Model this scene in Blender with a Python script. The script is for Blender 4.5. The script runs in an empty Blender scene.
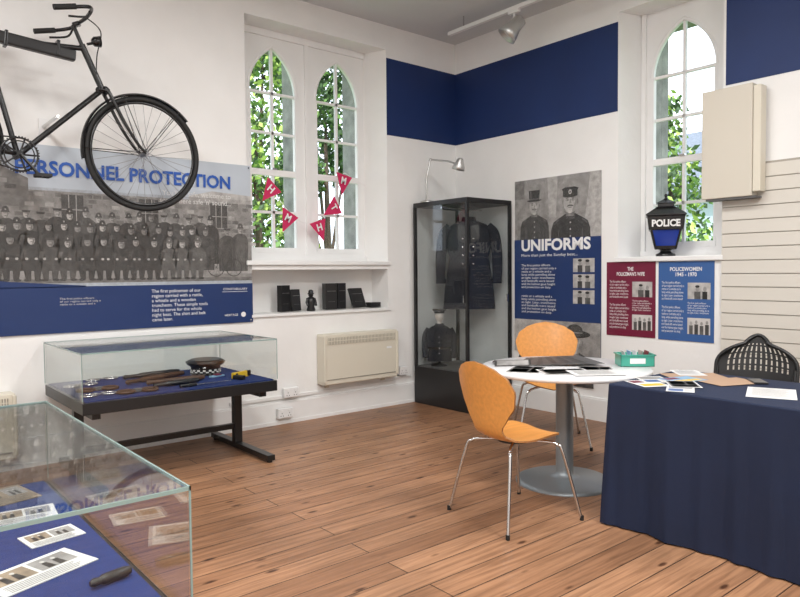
import bpy, bmesh, math, random, bisect
from mathutils import Matrix, Vector, Quaternion
random.seed(7)
D=bpy.data; C=bpy.context
try: C.scene.view_settings.view_transform='Standard'
except Exception: pass

# ---------------- materials ----------------
def newmat(name):
    m=D.materials.new(name); m.use_nodes=True
    nt=m.node_tree; b=nt.nodes['Principled BSDF']; return m,nt,b
def mat(name,col,rough=.5,metal=0,var=0,scale=8,bump=0,bscale=40,spec=None,emit=0,stretch=None):
    m,nt,b=newmat(name)
    b.inputs['Base Color'].default_value=(*col,1); b.inputs['Roughness'].default_value=rough
    b.inputs['Metallic'].default_value=metal
    if spec is not None: b.inputs['Specular IOR Level'].default_value=spec
    if emit: 
        b.inputs['Emission Color'].default_value=(*col,1); b.inputs['Emission Strength'].default_value=emit
    tc=nt.nodes.new('ShaderNodeTexCoord'); src=tc.outputs['Object']
    if stretch:
        mp=nt.nodes.new('ShaderNodeMapping'); mp.inputs['Scale'].default_value=stretch
        nt.links.new(src,mp.inputs[0]); src=mp.outputs[0]
    if var:
        n=nt.nodes.new('ShaderNodeTexNoise'); n.inputs['Scale'].default_value=scale; n.inputs['Detail'].default_value=6
        r=nt.nodes.new('ShaderNodeValToRGB')
        r.color_ramp.elements[0].position=.3; r.color_ramp.elements[1].position=.7
        r.color_ramp.elements[0].color=(*[max(0,c*(1-var)) for c in col],1)
        r.color_ramp.elements[1].color=(*[min(1,c*(1+var)) for c in col],1)
        nt.links.new(src,n.inputs['Vector']); nt.links.new(n.outputs['Fac'],r.inputs[0]); nt.links.new(r.outputs[0],b.inputs['Base Color'])
    if bump:
        n2=nt.nodes.new('ShaderNodeTexNoise'); n2.inputs['Scale'].default_value=bscale; n2.inputs['Detail'].default_value=5
        bp=nt.nodes.new('ShaderNodeBump'); bp.inputs['Strength'].default_value=bump; bp.inputs['Distance'].default_value=.01
        nt.links.new(src,n2.inputs['Vector']); nt.links.new(n2.outputs['Fac'],bp.inputs['Height']); nt.links.new(bp.outputs[0],b.inputs['Normal'])
    return m
def glassmat(name,tint=(1,1,1),base=.04):
    m=D.materials.new(name); m.use_nodes=True; nt=m.node_tree; nt.nodes.clear()
    o=nt.nodes.new('ShaderNodeOutputMaterial'); mx=nt.nodes.new('ShaderNodeMixShader')
    t=nt.nodes.new('ShaderNodeBsdfTransparent'); t.inputs[0].default_value=(*tint,1)
    g=nt.nodes.new('ShaderNodeBsdfGlossy'); g.inputs['Roughness'].default_value=.01
    lw=nt.nodes.new('ShaderNodeLayerWeight'); lw.inputs[0].default_value=.5
    p=nt.nodes.new('ShaderNodeMath'); p.operation='POWER'; p.inputs[1].default_value=5
    a=nt.nodes.new('ShaderNodeMath'); a.operation='MULTIPLY_ADD'; a.inputs[1].default_value=1-base; a.inputs[2].default_value=base
    nt.links.new(lw.outputs['Facing'],p.inputs[0]); nt.links.new(p.outputs[0],a.inputs[0]); nt.links.new(a.outputs[0],mx.inputs[0])
    nt.links.new(t.outputs[0],mx.inputs[1]); nt.links.new(g.outputs[0],mx.inputs[2]); nt.links.new(mx.outputs[0],o.inputs[0])
    return m
def grainmat(name,col,lo,hi,scale):
    # soft tonal film of an old photographic print
    m=D.materials.new(name); m.use_nodes=True; nt=m.node_tree; nt.nodes.clear(); N=nt.nodes.new; L=nt.links.new
    o=N('ShaderNodeOutputMaterial'); mx=N('ShaderNodeMixShader'); t=N('ShaderNodeBsdfTransparent'); d=N('ShaderNodeBsdfDiffuse'); d.inputs[0].default_value=(*col,1)
    tc=N('ShaderNodeTexCoord'); n=N('ShaderNodeTexNoise'); n.inputs['Scale'].default_value=scale; n.inputs['Detail'].default_value=9; n.inputs['Roughness'].default_value=.75
    mr=N('ShaderNodeMapRange'); mr.inputs['From Min'].default_value=.35; mr.inputs['From Max'].default_value=.65; mr.inputs['To Min'].default_value=lo; mr.inputs['To Max'].default_value=hi
    L(tc.outputs['Object'],n.inputs['Vector']); L(n.outputs['Fac'],mr.inputs['Value']); L(mr.outputs[0],mx.inputs[0]); L(t.outputs[0],mx.inputs[1]); L(d.outputs[0],mx.inputs[2]); L(mx.outputs[0],o.inputs[0])
    return m
def floormat():
    m,nt,b=newmat('pine_floorboards'); L=nt.links.new; N=nt.nodes.new
    tc=N('ShaderNodeTexCoord')
    br=N('ShaderNodeTexBrick'); br.offset=.37; br.inputs['Scale'].default_value=1
    br.inputs['Brick Width'].default_value=3.3; br.inputs['Row Height'].default_value=.145
    br.inputs['Mortar Size'].default_value=.003; br.inputs['Mortar Smooth'].default_value=.2
    br.inputs['Color1'].default_value=(.40,.215,.120,1); br.inputs['Color2'].default_value=(.275,.138,.074,1); br.inputs['Mortar'].default_value=(.05,.027,.016,1)
    L(tc.outputs['Object'],br.inputs['Vector'])
    mp=N('ShaderNodeMapping'); mp.inputs['Scale'].default_value=(1.2,22,1); L(tc.outputs['Object'],mp.inputs[0])
    n=N('ShaderNodeTexNoise'); n.inputs['Scale'].default_value=2.2; n.inputs['Detail'].default_value=8; n.inputs['Distortion'].default_value=.6
    L(mp.outputs[0],n.inputs['Vector'])
    r=N('ShaderNodeValToRGB'); r.color_ramp.elements[0].position=.35; r.color_ramp.elements[0].color=(.58,.54,.5,1); r.color_ramp.elements[1].position=.65; r.color_ramp.elements[1].color=(1.15,1.15,1.12,1)
    L(n.outputs['Fac'],r.inputs[0])
    mx=N('ShaderNodeMixRGB'); mx.blend_type='MULTIPLY'; mx.inputs[0].default_value=.75
    L(br.outputs['Color'],mx.inputs[1]); L(r.outputs[0],mx.inputs[2])
    mk=N('ShaderNodeMapping'); mk.inputs['Scale'].default_value=(3.0,8,1); L(tc.outputs['Object'],mk.inputs[0])
    v=N('ShaderNodeTexVoronoi'); v.inputs['Scale'].default_value=1.2; L(mk.outputs[0],v.inputs['Vector'])
    rk=N('ShaderNodeValToRGB'); rk.color_ramp.elements[0].position=.07; rk.color_ramp.elements[0].color=(.16,.10,.08,1); rk.color_ramp.elements[1].position=.16; rk.color_ramp.elements[1].color=(1,1,1,1)
    L(v.outputs['Distance'],rk.inputs[0])
    m2=N('ShaderNodeMixRGB'); m2.blend_type='MULTIPLY'; m2.inputs[0].default_value=.9
    L(mx.outputs[0],m2.inputs[1]); L(rk.outputs[0],m2.inputs[2])
    nw=N('ShaderNodeTexNoise'); nw.inputs['Scale'].default_value=1.3; nw.inputs['Detail'].default_value=4; L(tc.outputs['Object'],nw.inputs['Vector'])
    rw=N('ShaderNodeValToRGB'); rw.color_ramp.elements[0].position=.35; rw.color_ramp.elements[0].color=(.8,.8,.8,1); rw.color_ramp.elements[1].position=.65; rw.color_ramp.elements[1].color=(1.12,1.12,1.12,1); L(nw.outputs['Fac'],rw.inputs[0])
    m3=N('ShaderNodeMixRGB'); m3.blend_type='MULTIPLY'; m3.inputs[0].default_value=1; L(m2.outputs[0],m3.inputs[1]); L(rw.outputs[0],m3.inputs[2])
    L(m3.outputs[0],b.inputs['Base Color'])
    b.inputs['Roughness'].default_value=.42; b.inputs['Specular IOR Level'].default_value=.4
    bp=N('ShaderNodeBump'); bp.inputs['Strength'].default_value=.5; bp.inputs['Distance'].default_value=.004; bp.invert=True
    L(br.outputs['Fac'],bp.inputs['Height']); L(bp.outputs[0],b.inputs['Normal'])
    return m
def stonemat(name,c1,c2):
    m,nt,b=newmat(name); L=nt.links.new; N=nt.nodes.new
    tc=N('ShaderNodeTexCoord')
    v=N('ShaderNodeTexVoronoi'); v.inputs['Scale'].default_value=5; L(tc.outputs['Object'],v.inputs['Vector'])
    n=N('ShaderNodeTexNoise'); n.inputs['Scale'].default_value=14; n.inputs['Detail'].default_value=8; L(tc.outputs['Object'],n.inputs['Vector'])
    mx=N('ShaderNodeMixRGB'); mx.inputs[1].default_value=(*c1,1); mx.inputs[2].default_value=(*c2,1); L(n.outputs['Fac'],mx.inputs[0])
    m2=N('ShaderNodeMixRGB'); m2.blend_type='MULTIPLY'; m2.inputs[0].default_value=.5; L(mx.outputs[0],m2.inputs[1]); L(v.outputs['Distance'],m2.inputs[2])
    L(m2.outputs[0],b.inputs['Base Color']); b.inputs['Roughness'].default_value=.9
    return m

WALL=mat('white_wall_paint',(.82,.817,.805),.75,var=.025,scale=3,bump=.35,bscale=9)
TRIM=mat('white_gloss_paint',(.81,.812,.805),.4,var=.02,scale=5)
CEIL=mat('ceiling_paint',(.60,.61,.62),.9)
NAVYW=mat('navy_wall_paint',(.0035,.021,.105),.6,var=.08,scale=3)
FLOOR=floormat()
BLACK=mat('black_powder_coat',(.010,.010,.011),.35)
BLKM=mat('black_enamel',(.009,.009,.010),.25)
RUB=mat('rubber',(.010,.010,.010),.7)
STEEL=mat('chrome_steel',(.6,.6,.6),.2,metal=1)
DSTEEL=mat('dull_spokes',(.25,.25,.26),.35,metal=1)
GREYM=mat('grey_table_metal',(.27,.30,.32),.4,metal=.5)
GLASS=glassmat('display_glass',(.98,.99,.985))
CGLASS=glassmat('cabinet_glass',(.97,.98,.98),.035)
GEDGE=mat('glass_edge',(.24,.33,.31),.2)
WPANE=glassmat('window_glass',(.97,.98,1),.03)
BLUEC=mat('royal_blue_cloth',(.006,.024,.13),.9,var=.1,scale=40,bump=.1,bscale=300)
NAVYC=mat('navy_tablecloth',(.0036,.0115,.042),.8,var=.12,scale=3,bump=.1,bscale=300)
WOODC=mat('beech_ply',(.68,.30,.075),.32,var=.10,scale=5,stretch=(1,9,9))
WOODE=mat('ply_edge',(.32,.14,.045),.6)
WHITE=mat('white_laminate',(.72,.72,.73),.3)
PAPER=mat('white_paper',(.72,.72,.71),.6)
CREAM=mat('cream_plastic',(.66,.62,.52),.45)
CREAM2=mat('cream_panel',(.60,.56,.48),.5)
SLAT=mat('cream_slatwall',(.64,.61,.55),.5)
SLATD=mat('slat_groove',(.36,.33,.28),.7)
DGREY=mat('dark_slot',(.10,.10,.10),.6)
WOOL=mat('uniform_wool',(.012,.014,.021),.95,var=.2,scale=60,bump=.3,bscale=200)
SILV=mat('silver_badge',(.75,.75,.75),.25,metal=1)
SATIN=mat('satin_aluminium',(.55,.55,.54),.35,metal=.8)
LEATH=mat('brown_leather',(.07,.032,.016),.5)
YEL=mat('yellow_plastic',(.7,.45,.02),.4)
PINK=mat('crimson_flag',(.55,.018,.10),.7)
WHT=mat('white_print',(.78,.78,.78),.6)
GRN=mat('green_box',(.06,.36,.27),.3)
LBLUE=mat('light_blue_card',(.22,.38,.55),.6)
STONE=stonemat('granite',(.55,.53,.50),(.22,.22,.21))
LEAF1=mat('leaf_light',(.30,.42,.08),.6); LEAF2=mat('leaf_mid',(.10,.20,.035),.6); LEAF3=mat('leaf_dark',(.035,.075,.02),.7)
BARK=mat('bark',(.09,.06,.04),.9,var=.3,scale=20)
GRASS=mat('grass',(.12,.25,.05),.9,var=.3,scale=2)
SLATE=mat('slate_roof',(.13,.15,.18),.7,var=.2,scale=12)
RENDER=mat('house_render',(.45,.50,.56),.9,var=.05,scale=2)
NAVYP=mat('ink_navy',(.006,.028,.12),.35); TITLEB=mat('ink_title_blue',(.010,.085,.40),.4); SKYP=mat('ink_pale_sky',(.47,.52,.58),.35,var=.08,scale=3)
MAROON=mat('ink_maroon',(.155,.008,.035),.35); MIDB=mat('ink_mid_blue',(.035,.105,.30),.35)
def grey(v,var=.0,scale=10): return mat('ink_grey_%02d'%int(v*100),(v,v*.97,v*.94),.35,var=var,scale=scale)
G03=grey(.020,.5,26);G08=grey(.050,.5,24);G15=grey(.10,.4,18);G25=grey(.18,.45,16);G40=grey(.29,.35,12);G60=grey(.43,.28,18);G75=grey(.56,.1,10)
GRAIN=grainmat('print_grain',(.30,.285,.27),.06,.30,34)
GRAIN2=grainmat('print_grain_fine',(.33,.32,.31),.02,.18,50)

# ---------------- geometry builder ----------------
class G:
    def __init__(s): s.v=[];s.f=[];s.m=[];s.sm=[];s.mats=[];s.M=Matrix()
    def mi(s,mt):
        if mt not in s.mats: s.mats.append(mt)
        return s.mats.index(mt)
    def add(s,vs,fs,mt,smooth=False):
        o=len(s.v); s.v+=[tuple(s.M@Vector(p)) for p in vs]; k=s.mi(mt)
        for f in fs: s.f.append([i+o for i in f]); s.m.append(k); s.sm.append(smooth)
    def box(s,c,d,mt,bev=0,rot=None):
        bm=bmesh.new(); bmesh.ops.create_cube(bm,size=1)
        for v in bm.verts: v.co=Vector((v.co.x*d[0],v.co.y*d[1],v.co.z*d[2]))
        if bev: bmesh.ops.bevel(bm,geom=bm.edges[:],offset=bev,segments=3,profile=.5,affect='EDGES')
        T=Matrix.Translation(c)
        if rot: T=T@Matrix.Rotation(rot[2],4,'Z')@Matrix.Rotation(rot[1],4,'Y')@Matrix.Rotation(rot[0],4,'X')
        bm.verts.index_update()
        vs=[tuple(T@v.co) for v in bm.verts]; fs=[[v.index for v in f.verts] for f in bm.faces]; bm.free()
        s.add(vs,fs,mt,False)
    def b2(s,a,b,mt,bev=0):
        s.box([(a[i]+b[i])/2 for i in range(3)],[abs(b[i]-a[i]) for i in range(3)],mt,bev)
    def tube(s,pts,r,mt,n=10,closed=False,caps=True):
        P=[Vector(p) for p in pts]; k=len(P)
        R=r if isinstance(r,(list,tuple)) else [r]*k
        tang=[]
        for i in range(k):
            if closed: t=P[(i+1)%k]-P[i-1]
            else: t=P[min(i+1,k-1)]-P[max(i-1,0)]
            tang.append(t.normalized())
        up=Vector((0,0,1)) if abs(tang[0].z)<.9 else Vector((1,0,0))
        a=tang[0].cross(up).normalized(); vs=[]
        for i in range(k):
            a=(a-tang[i]*a.dot(tang[i])).normalized(); b=tang[i].cross(a)
            for j in range(n):
                th=2*math.pi*j/n; vs.append(tuple(P[i]+(a*math.cos(th)+b*math.sin(th))*R[i]))
        fs=[]
        for i in range(k if closed else k-1):
            i2=(i+1)%k
            for j in range(n):
                j2=(j+1)%n; fs.append([i*n+j,i*n+j2,i2*n+j2,i2*n+j])
        s.add(vs,fs,mt,True)
        if not closed and caps:
            s.add(vs[:n],[list(range(n))[::-1]],mt); s.add(vs[-n:],[list(range(n))],mt)
    def lathe(s,prof,mt,n=32,c=(0,0,0),smooth=True,ph=0):
        vs=[];fs=[]
        for r,z in prof:
            for j in range(n):
                th=2*math.pi*j/n+ph; vs.append((c[0]+r*math.cos(th),c[1]+r*math.sin(th),c[2]+z))
        for i in range(len(prof)-1):
            for j in range(n):
                j2=(j+1)%n; fs.append([i*n+j,i*n+j2,(i+1)*n+j2,(i+1)*n+j])
        s.add(vs,fs,mt,smooth)
        s.add(vs[:n],[list(range(n))[::-1]],mt); s.add(vs[-n:],[list(range(n))],mt)
    def ball(s,c,r,mt,n=16):
        rr=r if isinstance(r,(tuple,list)) else (r,r,r); vs=[];fs=[];k=10
        for i in range(k+1):
            ph=-math.pi/2+math.pi*i/k
            for j in range(n):
                th=2*math.pi*j/n; vs.append((c[0]+rr[0]*math.cos(ph)*math.cos(th),c[1]+rr[1]*math.cos(ph)*math.sin(th),c[2]+rr[2]*math.sin(ph)))
        for i in range(k):
            for j in range(n):
                j2=(j+1)%n; fs.append([i*n+j,i*n+j2,(i+1)*n+j2,(i+1)*n+j])
        s.add(vs,fs,mt,True)
    def loft(s,rings,mt,n=28,e=1.0,smooth=True,caps=True):
        vs=[];fs=[]
        for cx,cy,z,rx,ry in rings:
            for j in range(n):
                th=2*math.pi*j/n; cc=math.cos(th); ss=math.sin(th)
                vs.append((cx+rx*math.copysign(abs(cc)**e,cc),cy+ry*math.copysign(abs(ss)**e,ss),z))
        for i in range(len(rings)-1):
            for j in range(n):
                j2=(j+1)%n; fs.append([i*n+j,i*n+j2,(i+1)*n+j2,(i+1)*n+j])
        s.add(vs,fs,mt,smooth)
        if caps: s.add(vs[:n],[list(range(n))[::-1]],mt); s.add(vs[-n:],[list(range(n))],mt)
    def prism(s,pts,z0,z1,mt):
        n=len(pts); vs=[(x,y,z0) for x,y in pts]+[(x,y,z1) for x,y in pts]
        fs=[list(range(n))[::-1],list(range(n,2*n))]+[[j,(j+1)%n,(j+1)%n+n,j+n] for j in range(n)]
        s.add(vs,fs,mt)
    # flat printed art in local xz, facing -y
    def poly(s,pts,mt,layer=0): s.add([(x,-.0045-layer*.0003,z) for x,z in pts],[list(range(len(pts)))],mt)
    def rect(s,x0,z0,x1,z1,mt,layer=0): s.poly([(x0,z0),(x1,z0),(x1,z1),(x0,z1)],mt,layer)
    def ell(s,cx,cz,rx,rz,mt,layer=0,n=18): s.poly([(cx+rx*math.cos(2*math.pi*i/n),cz+rz*math.sin(2*math.pi*i/n)) for i in range(n)],mt,layer)
    def text(s,body,x0,z0,w,h,mt,layer=1,bold=.0,align='LEFT',M=None):
        cu=D.curves.new('t','FONT'); cu.body=body; cu.offset=bold; cu.align_x=align; cu.resolution_u=3
        o=D.objects.new('t',cu); C.scene.collection.objects.link(o); C.view_layer.update()
        me=D.meshes.new_from_object(o.evaluated_get(C.evaluated_depsgraph_get()))
        xs=[v.co.x for v in me.vertices]; ys=[v.co.y for v in me.vertices]
        if xs:
            ax,bx,ay,by=min(xs),max(xs),min(ys),max(ys); sx=w/(bx-ax); sy=h/(by-ay)
            pts=[(x0+(v.co.x-ax)*sx,-.0045-layer*.0003,z0+(v.co.y-ay)*sy) for v in me.vertices]
            if M is not None: pts=[tuple(M@Vector(p)) for p in pts]
            s.add(pts,[list(p.vertices) for p in me.polygons],mt)
        D.objects.remove(o); D.meshes.remove(me); D.curves.remove(cu)
    def make(s,name,loc=(0,0,0),rz=0,scale=1,solid=0):
        me=D.meshes.new(name); me.from_pydata(s.v,[],s.f)
        for mt in s.mats: me.materials.append(mt)
        me.polygons.foreach_set('material_index',s.m); me.polygons.foreach_set('use_smooth',s.sm); me.update()
        o=D.objects.new(name,me); C.scene.collection.objects.link(o)
        o.location=loc; o.rotation_euler=(0,0,rz)
        o.scale=(scale,)*3 if not isinstance(scale,tuple) else scale
        return o
def circle(c,r,n=48,plane='xz',a0=0,a1=2*math.pi,closed=True):
    out=[];k=n if closed else n+1
    for i in range(k):
        a=a0+(a1-a0)*i/n; u,v=r*math.cos(a),r*math.sin(a)
        out.append((c[0]+u,c[1],c[2]+v) if plane=='xz' else (c[0]+u,c[1]+v,c[2]))
    return out
def arcpts(P,n=8):
    P=[Vector(p) for p in P]; Q=[P[0]]+P+[P[-1]]; out=[]
    for i in range(1,len(Q)-2):
        for k in range(n):
            t=k/n; a,b,c,d=Q[i-1],Q[i],Q[i+1],Q[i+2]
            out.append(.5*((2*b)+(c-a)*t+(2*a-5*b+4*c-d)*t*t+(3*b-a-3*c+d)*t**3))
    out.append(P[-1]); return out

H=3.80
ZS=1.46; ZT=3.56
# ---------------- room shell ----------------
XW=-7.0; YS=-7.0
g=G(); g.b2((XW-.2,YS-.2,-.12),(.5,.5,0),FLOOR); g.make('floor')
g=G(); g.b2((XW-.2,YS-.2,H),(.5,.5,H+.15),CEIL); g.make('ceiling')
g=G()
g.b2((XW,0,0),(-2.5,.5,H),WALL); g.b2((-.96,0,0),(.5,.5,H),WALL); g.b2((-2.5,0,ZT),(-.96,.5,H),WALL)
g.b2((-2.5,0,0),(-.96,.5,.99),WALL); g.b2((-2.5,.27,.99),(-.96,.5,1.42),WALL); g.b2((-2.5,0,1.38),(-.96,.27,1.42),WALL)
g.prism([(-2.5,0),(-2.5,.5),(-2.39,.5),(-2.39,.25)],1.42,ZT,WALL)
g.prism([(-.96,0),(-1.06,.25),(-1.06,.5),(-.96,.5)],1.42,ZT,WALL)
g.make('wall_north')
g=G()
YA,YB=-2.0,-2.9
g.b2((0,0,0),(.5,YA,H),WALL); g.b2((0,YB,0),(.5,YS,H),WALL); g.b2((0,YA,ZT),(.5,YB,H),WALL); g.b2((0,YA,0),(.5,YB,1.42),WALL)
g.prism([(0,YA),(.25,YA-.08),(.5,YA-.08),(.5,YA)],1.42,ZT,WALL)
g.prism([(0,YB),(.5,YB),(.5,YB+.08),(.25,YB+.08)],1.42,ZT,WALL)
g.make('wall_east')
g=G(); g.b2((XW-.2,YS,0),(XW,.5,H),WALL); g.make('wall_west')
g=G(); g.b2((XW,YS-.2,0),(.5,YS,H),WALL); g.make('wall_south')
g=G(); g.b2((-.958,-.004,2.72),(-.004,0,3.48),NAVYW); g.b2((-.004,-.004,2.72),(0,YA+.005,3.48),NAVYW); g.b2((-.004,YB-.02,2.74),(0,YS,3.48),NAVYW); g.make('trim_1')
g=G(); g.b2((XW,-.022,0),(0,0,.19),TRIM); g.b2((XW,-.03,0),(0,-.022,.03),TRIM); g.b2((XW,-.016,.19),(0,0,.205),TRIM); g.make('baseboard_north')
g=G(); g.b2((-.022,0,0),(0,YS,.19),TRIM); g.b2((-.016,0,.19),(0,YS,.205),TRIM); g.make('baseboard_east')
g=G(); g.b2((-2.52,-.025,1.42),(-.94,.27,ZS),TRIM,.006); g.make('trim_2')
g=G(); g.b2((-.03,YA+.02,1.42),(.27,YB-.02,ZS),TRIM,.006); g.make('trim_3')
g=G(); g.b2((-2.48,-.02,.965),(-.94,.0,.99),TRIM,.004); g.make('trim_4')

# ---------------- windows ----------------
def arch(x0,x1,zb,zs,rise,n=10):
    w=x1-x0; hw=w/2; R=(rise*rise+hw*hw)/(2*hw)
    L=[]; a_end=math.asin(min(1,rise/R))
    for i in range(n+1):
        a=a_end*i/n; L.append((x0+R-R*math.cos(a),zs+R*math.sin(a)))
    Rr=[(x0+x1-x,z) for x,z in reversed(L[:-1])]
    return [(x0,zb)]+L+Rr+[(x1,zb)],L
def ring(g,X0,X1,Z0,Z1,inner,nL,y0,y1,mt):
    outer=[(X0,Z0)]; zs=inner[1][1]; h=nL//2; cx=(X0+X1)/2
    L=[]
    for i in range(nL):
        if i<=h: L.append((X0,zs+(Z1-zs)*i/h))
        else: L.append((X0+(cx-X0)*(i-h)/(nL-1-h),Z1))
    outer+=L+[(X0+X1-x,z) for x,z in reversed(L[:-1])]+[(X1,Z0)]
    k=len(inner); vs=[]
    for y in (y0,y1): vs+=[(x,y,z) for x,z in inner]+[(x,y,z) for x,z in outer]
    fs=[]
    for i in range(k):
        j=(i+1)%k
        fs.append([i,j,k+j,k+i]); fs.append([2*k+i,3*k+i,3*k+j,2*k+j])
        fs.append([i,2*k+i,2*k+j,j]); fs.append([k+i,k+j,3*k+j,3*k+i])
    g.add(vs,fs,mt)
def light(g,x0,x1,X0,X1,zb,zs,rise,Z0,Z1,y0,rows=4):
    inner,L=arch(x0,x1,zb,zs,rise); ring(g,X0,X1,Z0,Z1,inner,len(L),y0,y0+.06,TRIM)
    cx=(x0+x1)/2; ap=zs+rise
    g.b2((cx-.012,y0+.015,zb),(cx+.012,y0+.045,ap),TRIM)
    dz=(zs-zb)/rows
    for i in range(1,rows+1):
        z=zb+dz*i; t=.028 if i==2 else .012
        g.b2((x0,y0+(.0 if i==2 else .015),z-t),(x1,y0+.045,z+t),TRIM)
    g.b2((x0,y0-.005,zb-.01),(x1,y0+.045,zb+.035),TRIM)
    g.b2((x0,y0-.003,zb),(x0+.022,y0+.04,zs),TRIM); g.b2((x1-.022,y0-.003,zb),(x1,y0+.04,zs),TRIM)
    full=[(x,z) for x,z in L]+[(x0+x1-x,z) for x,z in reversed(L[:-1])]
    g.tube([(x,y0+.01,z) for x,z in full],.018,TRIM,8)
    g.add([(x0,y0+.032,zb),(x1,y0+.032,zb),(x1,y0+.032,zs)]+[(x0+x1-x,y0+.032,z) for x,z in L[1:]]+[(x,y0+.032,z) for x,z in reversed(L[:-1])],[list(range(3+len(L)-1+len(L)-1))],WPANE)
    g.box((cx,y0-.008,zb+dz*2+.035),(.05,.02,.015),STEEL)
g=G()
light(g,-2.345,-1.845,-2.39,-1.745,1.55,3.0,.42,ZS,ZT,.25)
light(g,-1.64,-1.12,-1.745,-1.06,1.55,3.0,.42,ZS,ZT,.25)
g.b2((-1.76,.235,ZS),(-1.72,.25,ZT),TRIM); g.b2((-2.39,.22,ZS),(-1.06,.25,ZS+.05),TRIM); g.b2((-2.39,.23,ZT-.06),(-1.06,.25,ZT),TRIM)
g.make('window_1')
g=G()
light(g,-.285,.285,-.37,.37,1.55,3.0,.44,ZS,ZT,0)
g.b2((-.37,-.03,ZS),(.37,0,ZS+.05),TRIM); g.b2((-.37,-.02,ZS),(-.33,0,ZT),TRIM); g.b2((.33,-.02,ZS),(.37,0,ZT),TRIM)
g.make('window_2',(.25,-2.45,0),-math.pi/2)
g=G()
g.b2((-1.80,.33,1.46),(-1.68,.60,3.55),STONE,.01); g.b2((-2.55,.501,1.3),(-2.40,.60,3.7),STONE,.01); g.b2((-1.08,.501,1.3),(-.9,.60,3.7),STONE,.01)
g.b2((-1.085,.33,1.46),(-1.062,.499,3.55),STONE)
g.b2((-2.6,.5,1.1),(-.85,.7,1.3),STONE,.01); g.b2((-2.6,.5,3.5),(-.85,.7,3.9),STONE,.01); g.make('trim_5')
g=G()
g.b2((.33,-2.125,1.46),(.49,-2.082,3.55),STONE); g.b2((.5,-2.95,1.3),(.62,-2.80,3.7),STONE,.01); g.b2((.5,-2.12,1.3),(.62,-1.95,3.7),STONE,.01)
g.b2((.5,-2.98,1.1),(.75,-1.9,1.3),STONE,.01); g.b2((.5,-2.98,3.5),(.7,-1.9,3.9),STONE,.01); g.make('trim_6')

# ---------------- outside ----------------
g=G(); g.b2((-30,-30,-.4),(40,40,-.3),GRASS); g.make('garden_lawn')
def tree(name,base,blobs,count,ls=.16,mats=(LEAF1,LEAF2,LEAF3),wts=(.4,.4,.2)):
    g=G(); top=blobs[0][0]
    g.tube(arcpts([(0,0,0),(.1,.05,1.2 if top[2]>1.5 else .3),(top[0]*.6,top[1]*.6,top[2]*.7),top]),[.12-.09*i/24 for i in range(25)],BARK)
    for c,r in blobs[1:]:
        g.tube([(.05,.03,min(1.5,c[2]*.5)),(c[0]*.6,c[1]*.6,c[2]*.75),c],[.05,.035,.015],BARK)
    vs=[[],[],[]]
    for k in range(count):
        c,r=random.choice(blobs)
        d=Vector((random.gauss(0,1),random.gauss(0,1),random.gauss(0,1))).normalized()*(random.random()**.45)
        p=Vector((c[0]+d.x*r[0],c[1]+d.y*r[1],max(.15,c[2]+d.z*r[2])))
        n=Vector((random.gauss(0,1),random.gauss(0,1),random.gauss(0,1))).normalized(); a=n.orthogonal().normalized(); b=n.cross(a); s=ls*random.uniform(.5,1)
        vs[random.choices([0,1,2],wts)[0]].append([p+a*s,p+b*s*.5,p-a*s,p-b*s*.5])
    for i in range(3):
        V=[];F=[]
        for q in vs[i]:
            o=len(V); V+=[tuple(x) for x in q]; F.append([o,o+1,o+2,o+3])
        g.add(V,F,mats[i])
    g.make(name,base)
tree('garden_tree',(1.3,7,-.29),[((0,0,4.6),(1.3,1.2,1.6)),((.5,.4,2.6),(1.1,1,1.2)),((-.8,0,3.4),(1,1,1.2)),((.2,0,6.2),(1.2,1,1))],5600,.11)
tree('garden_tree',(4.3,9,-.29),[((0,0,5.6),(1.3,1.2,1.0)),((.9,.4,4.6),(.8,1,.8)),((-.5,0,6.6),(1.2,1,.8)),((-.8,0,4.0),(.7,.7,.7))],4600,.12,(LEAF2,LEAF3,LEAF3))
tree('garden_bush',(3.0,6,-.29),[((0,0,1.1),(1.5,.8,.8)),((1.3,0,1.0),(.9,.7,.75))],2400,.11)
tree('garden_tree',(6.6,.9,-.29),[((0,0,3.2),(.5,.6,.7)),((.1,.45,4.3),(.4,.5,.7)),((0,.1,2.2),(.8,.8,.6))],1500,.10,(LEAF1,LEAF2,LEAF3),(.3,.4,.3))
tree('garden_bush',(5.4,.2,-.29),[((0,0,1.5),(.5,.8,.8)),((.2,.6,1.3),(.5,.6,.7))],1500,.09)
g=G()
g.b2((10,-4,-.29),(15,7,3.2),RENDER)
g.add([(9.7,-4.2,3.1),(9.7,7.2,3.1),(12.5,7.2,5.0),(12.5,-4.2,5.0),(15.3,-4.2,3.1),(15.3,7.2,3.1)],[[0,3,2,1],[3,4,5,2],[0,4,3],[1,2,5]],SLATE)
for y in (-2.5,0.4,3.4): g.b2((9.97,y,.9),(10,y+1,2.3),G25)
g.make('neighbouring_house')

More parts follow.
